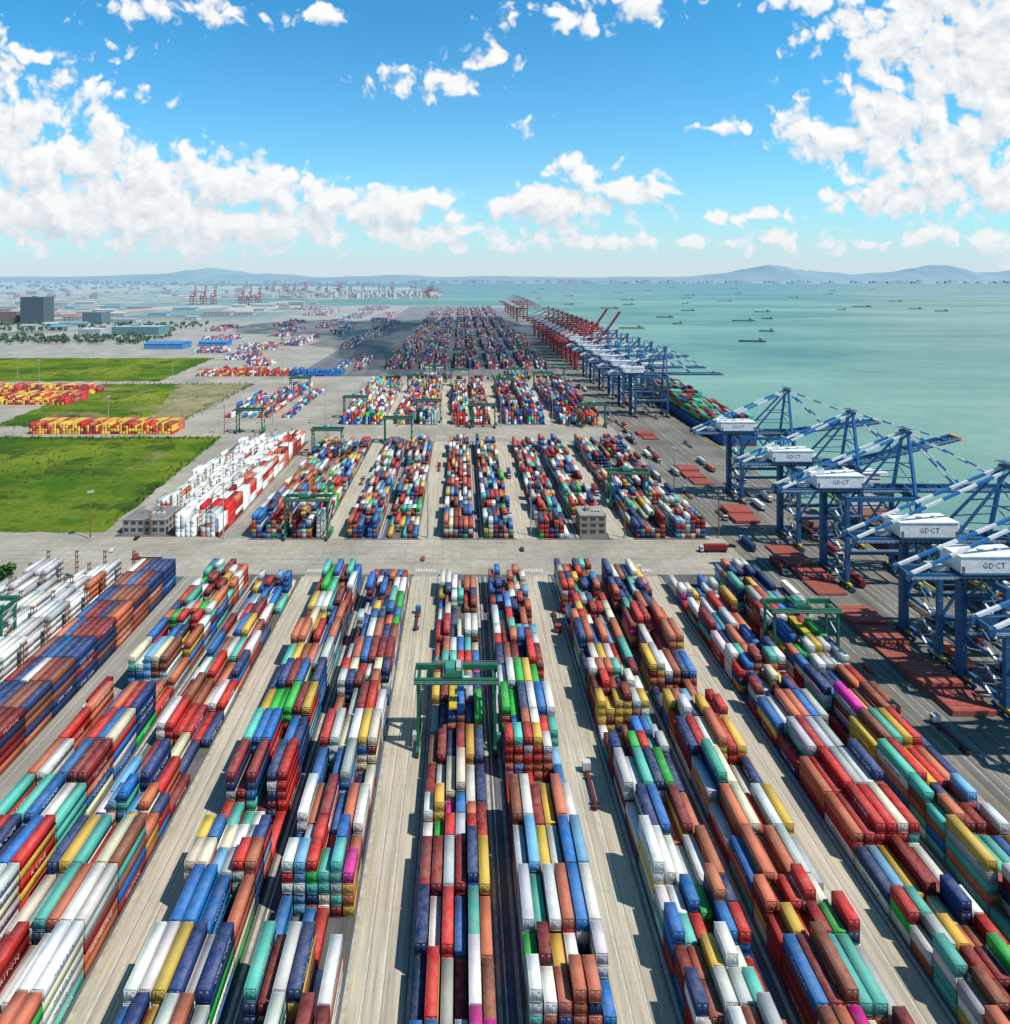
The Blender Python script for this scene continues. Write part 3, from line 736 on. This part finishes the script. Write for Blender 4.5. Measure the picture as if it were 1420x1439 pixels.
trees(edgepts(420,[((-700,562),(-225,562)),((-212,360),(-224,558)),((-500,558),(-230,558))],2)+[(R.gauss(-330,50),R.gauss(480,30)) for _ in range(120)],'shrubs',.8,2.4,16,False)
trees(edgepts(380,[((-470,606),(-292,606)),((-290,610),(-290,840)),((-500,842),(-290,842)),((-430,700),(-300,760))],4),'shrubs',.8,2.6,16,False)

# ------------------------------------------------------------------ ships
def hull(mb,L,Wd,top,bot,c,c2,deck):
    pf=[(0,.40),(.03,.46),(.1,.5),(.78,.5),(.88,.40),(.94,.26),(.985,.1),(1,.02)]
    rows=[]
    for z,k,cc in ((bot,.9,c2),(bot+(top-bot)*.28,1,c2),(top,1,c)):
        lf=[(-w*Wd*(k if f>.75 else 1)*(1 if f<.8 else (.75+.25*(z-bot)/(top-bot))),f*L*(1 if z==top else .985),z) for f,w in pf]
        rows.append(lf+[(-x,y,z2) for x,y,z2 in reversed(lf)])
    n=len(rows[0])
    for a,b,cc in ((rows[0],rows[1],c2),(rows[1],rows[2],c)):
        mb.add(a+b,[(i,(i+1)%n,n+(i+1)%n,n+i) for i in range(n)],cc)
    mb.add([(x*.98,y,z-.9) for x,y,z in rows[2]],[tuple(range(n))],deck)
def superstr(mb,y0,w,l,z0,z1,col=(.75,.75,.73)):
    z=z0;k=0
    while z<z1:
        s=1-.03*k;mb.box(-w/2*s,w/2*s,y0,y0+l*s,z,z+2.7,col);mb.box(-w/2*s+.5,w/2*s-.5,y0-.05,y0+l*s+.05,z+1.2,z+2.,(.04,.05,.06));z+=2.71;k+=1
    mb.box(-w/2-3,w/2+3,y0+1,y0+l*.6,z-2.7,z-.1,col);mb.beam((0,y0+3,z),(0,y0+3,z+6),.4,.4,col)
    mb.box(-w*.09,w*.09,y0+l*1.05,y0+l*1.4,z0,z1+1,(.6,.6,.58));mb.box(-w*.092,w*.092,y0+l*1.04,y0+l*1.41,z1-1.5,z1+.2,(.45,.05,.03))
def container_ship(x,y,L,Wd,tiers,pal,hc,seed,sy=.12):
    r=random.Random(seed);mb=MB();hull(mb,L,Wd,9,-5,hc,(.25,.03,.03),(.25,.10,.07))
    keys=list(pal);w=[pal[k] for k in keys];yb=L*.02+4;nr=int(Wd/2.55)
    while yb<L*.9:
        if abs(yb+6-L*sy)<12: yb+=16;continue
        nn=nr if yb<L*.76 else nr-4
        ht=r.randint(max(0,tiers-2),tiers)
        for i in range(nn):
            hh=max(0,ht-(r.random()<.3))
            for t in range(hh):
                cx=(i-(nn-1)/2)*2.5;c=PC[r.choices(keys,w)[0]];g=r.uniform(.8,1.1)
                mb.box(cx-1.2,cx+1.2,yb,yb+12.1,9.5+t*2.6,9.5+t*2.6+2.57,tuple(a*g for a in c),True)
        yb+=13.3
    superstr(mb,L*sy,Wd*.85,12,8.5,9.5+tiers*2.6+14)
    put('container_ship',mb.mesh('container_ship',M_STEEL),(x,y,-1))
container_ship(253,548,290,38,5,dict(grn=3,tea=8,mar=9,nav=7,brn=9,gry=4,sal=4),(.02,.09,.28),5,.8)
container_ship(249,262,140,26,2,dict(och=8,whi=3,sal=3,mar=3),(.05,.05,.06),6,.78)
container_ship(254,1010,300,40,4,dict(mar=5,red=3,nav=5,gry=3),(.03,.05,.1),7,.2)
container_ship(254,1400,300,40,4,dict(mar=5,red=3,nav=5,gry=3),(.2,.04,.04),8,.2)
def boat(L,Wd,hc,cargo):
    mb=MB();hull(mb,L,Wd,2.6,-2.5,hc,(.2,.03,.03),(.25,.2,.14))
    superstr(mb,L*.08,Wd*.7,L*.12,2.,8,(.65,.65,.62))
    if cargo: mb.box(-Wd*.36,Wd*.36,L*.34,L*.82,1.8,3.2,(.22,.15,.09));mb.beam((0,L*.3,2),(0,L*.3,11),.4,.4,(.6,.5,.1));mb.beam((0,L*.3,10),(0,L*.55,7),.3,.3,(.6,.5,.1))
    else:
        for i in range(4): mb.beam((0,L*.4+i*3,2),(0,L*.4+i*3,9),.3,.3,(.5,.5,.5))
    return mb.mesh('cargo_boat',M_STEEL)
bm=[boat(60,12,(.03,.05,.1),True),boat(75,14,(.04,.12,.06),True),boat(38,9,(.1,.1,.12),False),boat(90,16,(.12,.03,.03),True)]
bl=[(714,1417,1.4,0),(1123,2175,1.2,2),(718,1961,1.9,2),(540,1780,1.5,1),(1620,4250,1.55,1),(1040,2690,1.5,0),(2060,3035,1.5,3),(2160,2833,1.5,0),(2140,2656,1.6,0),(2190,2318,1.5,1),
    (935,3269,1.4,0),(1280,3400,1.5,2),(790,2250,1.3,0),(1660,3700,1.6,3),(2500,5400,1.55,0),(1500,5600,1.5,3),(3900,6300,1.5,0),(4800,7000,1.6,3),(700,5600,1.5,1),(1000,7200,1.5,3),(2900,8200,1.5,3),(560,4200,1.2,2),(1860,1990,1.4,2),(1240,1190,1.3,2),
    (870,1680,1.3,2),(1010,2080,1.5,1),(760,2900,1.4,3),(1120,3900,1.5,3),(1900,4900,1.5,3),(2400,4300,1.6,1),(3200,5200,1.5,3),(2700,3700,1.5,1),(1750,2750,1.5,2),(1330,2600,1.7,1),(2050,6500,1.5,3),(3400,7400,1.5,3),(5200,8800,1.5,3),(620,3300,1.5,0),(880,4700,1.4,3)]
for x,y,a,k in bl: put('cargo_boat',bm[k],(x,y,-3.6),a)
wk=MB()
for x,y,a,k in bl[2:5]+bl[12:13]+bl[24:26]:
    dx,dy=math.sin(a),-math.cos(a)
    for s in (-1,1):
        p=Vector((x,y,-3.93));q=p+Vector((dx*120+s*dy*14,dy*120-s*dx*14,0));n=Vector((-dy,dx,0))*2
        wk.add([tuple(p-n*.5),tuple(p+n*.5),tuple(q+n*1.2),tuple(q-n*1.2)],[(0,1,2,3)],(.5,.6,.57))
put('boat_wake',wk.mesh('boat_wake',M_LINE))
fd=MB()
for y in range(100,2900,18): fd.box(228.02,229.2,y,y+2,-4,-.6,(.02,.02,.02))
fd.box(226.6,227.4,60,3000,.05,.35,(.55,.45,.08))
put('quay_fenders',fd.mesh('quay_fenders',M_STEEL))

# ------------------------------------------------------------------ unseen clouds overhead, added to shade part of the far yard
el=math.radians(57);hd=Vector((.90,-.43)).normalized()
S=Vector((hd.x*math.cos(el),hd.y*math.cos(el),math.sin(el)))
import bmesh
mc=bpy.data.materials.new('shade_cloud_veil');mc.use_nodes=True;nt=mc.node_tree;nt.nodes.clear()
o=nt.nodes.new('ShaderNodeOutputMaterial')
df=node(nt,'ShaderNodeBsdfDiffuse',{'Color':(.9,.9,.9,1)});tr=nt.nodes.new('ShaderNodeBsdfTransparent')
ms=node(nt,'ShaderNodeMixShader',{0:.30});nt.links.new(tr.outputs[0],ms.inputs[1]);nt.links.new(df.outputs[0],ms.inputs[2]);nt.links.new(ms.outputs[0],o.inputs[0])
def add_shade_cloud(sx,sy,hx,hy,H,seed):
    bm_=bmesh.new()
    cx=sx+S.x/S.z*H;cy=sy+S.y/S.z*H
    bmesh.ops.create_icosphere(bm_,subdivisions=5,radius=1)
    for v in bm_.verts:
        d=v.co.copy();q=1+.5*mn.fractal(d*1.8+Vector((seed,0,0)),1,2,6)
        v.co=Vector((cx+d.x*hx*q,cy+d.y*hy*q,H+d.z*110*q*(1 if d.z>0 else .35)))
    me=bpy.data.meshes.new('shade_cloud');bm_.to_mesh(me);bm_.free();me.materials.append(mc);put('shade_cloud',me)
add_shade_cloud(-30,1560,330,500,1500,3)
add_shade_cloud(-380,1800,240,240,1500,5)

# ------------------------------------------------------------------ sun and sky
sl=bpy.data.lights.new('sun','SUN');sl.energy=5.0;sl.angle=math.radians(.5);sl.color=(1,.945,.85)
so=bpy.data.objects.new('sun',sl);so.rotation_euler=S.to_track_quat('Z','Y').to_euler();so.location=(0,0,500);COL.objects.link(so)
w=bpy.data.worlds.new('World');scene.world=w;w.use_nodes=True;nt=w.node_tree;bg=nt.nodes['Background']
try: w.cycles.sampling_method='NONE'
except Exception as e: print(e)
sky=node(nt,'ShaderNodeTexSky',sky_type='NISHITA');sky.sun_disc=False;sky.sun_elevation=el;sky.sun_rotation=math.atan2(hd.x,hd.y)
sky.air_density=1.;sky.dust_density=.6;sky.ozone_density=2.
puffs=[(-.80,.225,.17,.135),(-.64,.180,.13,.10),(-.527,.150,.115,.075),(-.415,.165,.08,.055),(-.327,.133,.095,.055),(-.209,.112,.11,.045),(-.10,.105,.09,.032),(-.058,.128,.06,.028),
 (-.69,.105,.28,.06),(-.44,.090,.32,.05),(-1.0,.22,.2,.16),(.205,.165,.055,.040),(.150,.120,.10,.030),(.285,.135,.062,.032),(.070,.118,.055,.022),
 (.755,.40,.17,.09),(.885,.327,.18,.16),(.767,.243,.21,.08),(.59,.227,.08,.038),(.834,.160,.17,.065),(.70,.125,.09,.033),(1.06,.28,.2,.25),(.92,.45,.2,.1)]
wisps=[(-.10,.312,.070,.028),(-.020,.330,.07,.022),(.042,.358,.050,.028),(.102,.254,.034,.018),(.426,.253,.065,.012),(.179,.427,.11,.032),(.296,.455,.08,.03),(-.69,.374,.13,.022),(-.468,.442,.15,.028),(.59,.455,.1,.025),(-.233,.433,.06,.022),
 (.514,.062,.08,.020),(.826,.066,.15,.026),(.661,.053,.07,.012),(-.056,.070,.38,.026),(-.527,.06,.42,.028),(.25,.058,.24,.014),(-.60,.30,.10,.02),(.47,.10,.10,.012)]
gr=bpy.data.node_groups.new('cloud_field','ShaderNodeTree')
gr.interface.new_socket('Vector',in_out='INPUT',socket_type='NodeSocketVector')
gr.interface.new_socket('Density',in_out='OUTPUT',socket_type='NodeSocketFloat')
gi=gr.nodes.new('NodeGroupInput');go=gr.nodes.new('NodeGroupOutput');V=gi.outputs[0]
n0=node(gr,'ShaderNodeTexNoise',{'Vector':V,'Scale':9.,'Detail':3.,'Roughness':.6},noise_dimensions='2D')
wv=node(gr,'ShaderNodeVectorMath',{0:n0.outputs['Color'],1:(.5,.5,.5)},operation='SUBTRACT').outputs[0]
wv=node(gr,'ShaderNodeVectorMath',{0:wv,1:(.075,.05,0)},operation='MULTIPLY').outputs[0]
V2=node(gr,'ShaderNodeVectorMath',{0:V,1:wv},operation='ADD').outputs[0]
cur=None
for k,(u,v_,a,b) in enumerate(puffs+wisps):
    if k>=len(puffs): a*=1.4;b*=1.5
    q=node(gr,'ShaderNodeVectorMath',{0:V2,1:(1/a,1/b,0),2:(-u/a,-v_/b,0)},operation='MULTIPLY_ADD').outputs[0]
    l=node(gr,'ShaderNodeVectorMath',{0:q},operation='LENGTH').outputs['Value']
    if k>=len(puffs): l=math_(gr,'ADD',l,.42)
    cur=l if cur is None else math_(gr,'SMOOTH_MIN',cur,l,.2)
fld=math_(gr,'SUBTRACT',1.42,cur)
fld=math_(gr,'MINIMUM',fld,1.15)
nn=noise(gr,V,14.,9,.60,'2D')
nb=node(gr,'ShaderNodeTexVoronoi',{'Vector':V2,'Scale':26.,'Detail':2.,'Roughness':.55,'Smoothness':.7},feature='SMOOTH_F1',voronoi_dimensions='2D').outputs[0]
nn=math_(gr,'ADD',math_(gr,'MULTIPLY',math_(gr,'SUBTRACT',nn,.5),1.6),math_(gr,'MULTIPLY',math_(gr,'SUBTRACT',.40,nb),.95))
gr.links.new(math_(gr,'ADD',fld,nn),go.inputs[0])
tc=node(nt,'ShaderNodeTexCoord');sp=node(nt,'ShaderNodeSeparateXYZ',{0:tc.outputs['Generated']})
yy=math_(nt,'MAXIMUM',math_(nt,'ABSOLUTE',sp.outputs[1]),.08)
u=math_(nt,'DIVIDE',sp.outputs[0],yy);vv=math_(nt,'DIVIDE',sp.outputs[2],yy)
P1=node(nt,'ShaderNodeCombineXYZ',{0:u,1:vv}).outputs[0]
P2=node(nt,'ShaderNodeVectorMath',{0:P1,1:(.010,.022,0)},operation='ADD').outputs[0]
D=[]
for P in (P1,P2):
    g=nt.nodes.new('ShaderNodeGroup');g.node_tree=gr;nt.links.new(P,g.inputs[0]);D.append(g.outputs[0])
al=node(nt,'ShaderNodeMapRange',{0:D[0],1:.0,2:.50,3:0.,4:1.},interpolation_type='SMOOTHSTEP').outputs[0]
li=math_(nt,'MULTIPLY_ADD',math_(nt,'SUBTRACT',D[0],D[1]),.62,.66,clamp=True)
cc=mix(nt,li,(5.9,6.9,7.9),(10.4,10.4,10.4))
hs=node(nt,'ShaderNodeHueSaturation',{'Saturation':1.2,'Value':1.,'Color':sky.outputs[0]}).outputs[0]
sc=mix(nt,1.,hs,(.45,1.85,2.05),'MULTIPLY')
sc=mix(nt,1.,sc,grey(nt,ramp(nt,vv,.5,1.3,1.,.5)),'MULTIPLY')
hzf=math_(nt,'POWER',2.718,math_(nt,'MULTIPLY',math_(nt,'MAXIMUM',vv,0.),-6.5))
sc=mix(nt,math_(nt,'MULTIPLY',hzf,.9),sc,(6.5,8.3,9.2))
c=mix(nt,al,sc,cc)
hz2=math_(nt,'POWER',2.718,math_(nt,'MULTIPLY',math_(nt,'MAXIMUM',vv,0.),-17.))
c=mix(nt,math_(nt,'MULTIPLY',hz2,.88),c,(6.9,7.9,8.4))
nt.links.new(c,bg.inputs['Color']);bg.inputs['Strength'].default_value=.095

# ------------------------------------------------------------------ camera
cd=bpy.data.cameras.new('camera');cam=bpy.data.objects.new('camera',cd);COL.objects.link(cam)
cam.location=(0,0,150);cam.rotation_euler=(math.radians(90),0,0)
cd.sensor_fit='HORIZONTAL';cd.sensor_width=36;cd.lens=36*850/1420;cd.shift_x=62/1420;cd.shift_y=-331.5/1420
cd.clip_start=1;cd.clip_end=100000
scene.camera=cam
scene.view_settings.view_transform='Standard';scene.view_settings.look='None';scene.view_settings.exposure=0
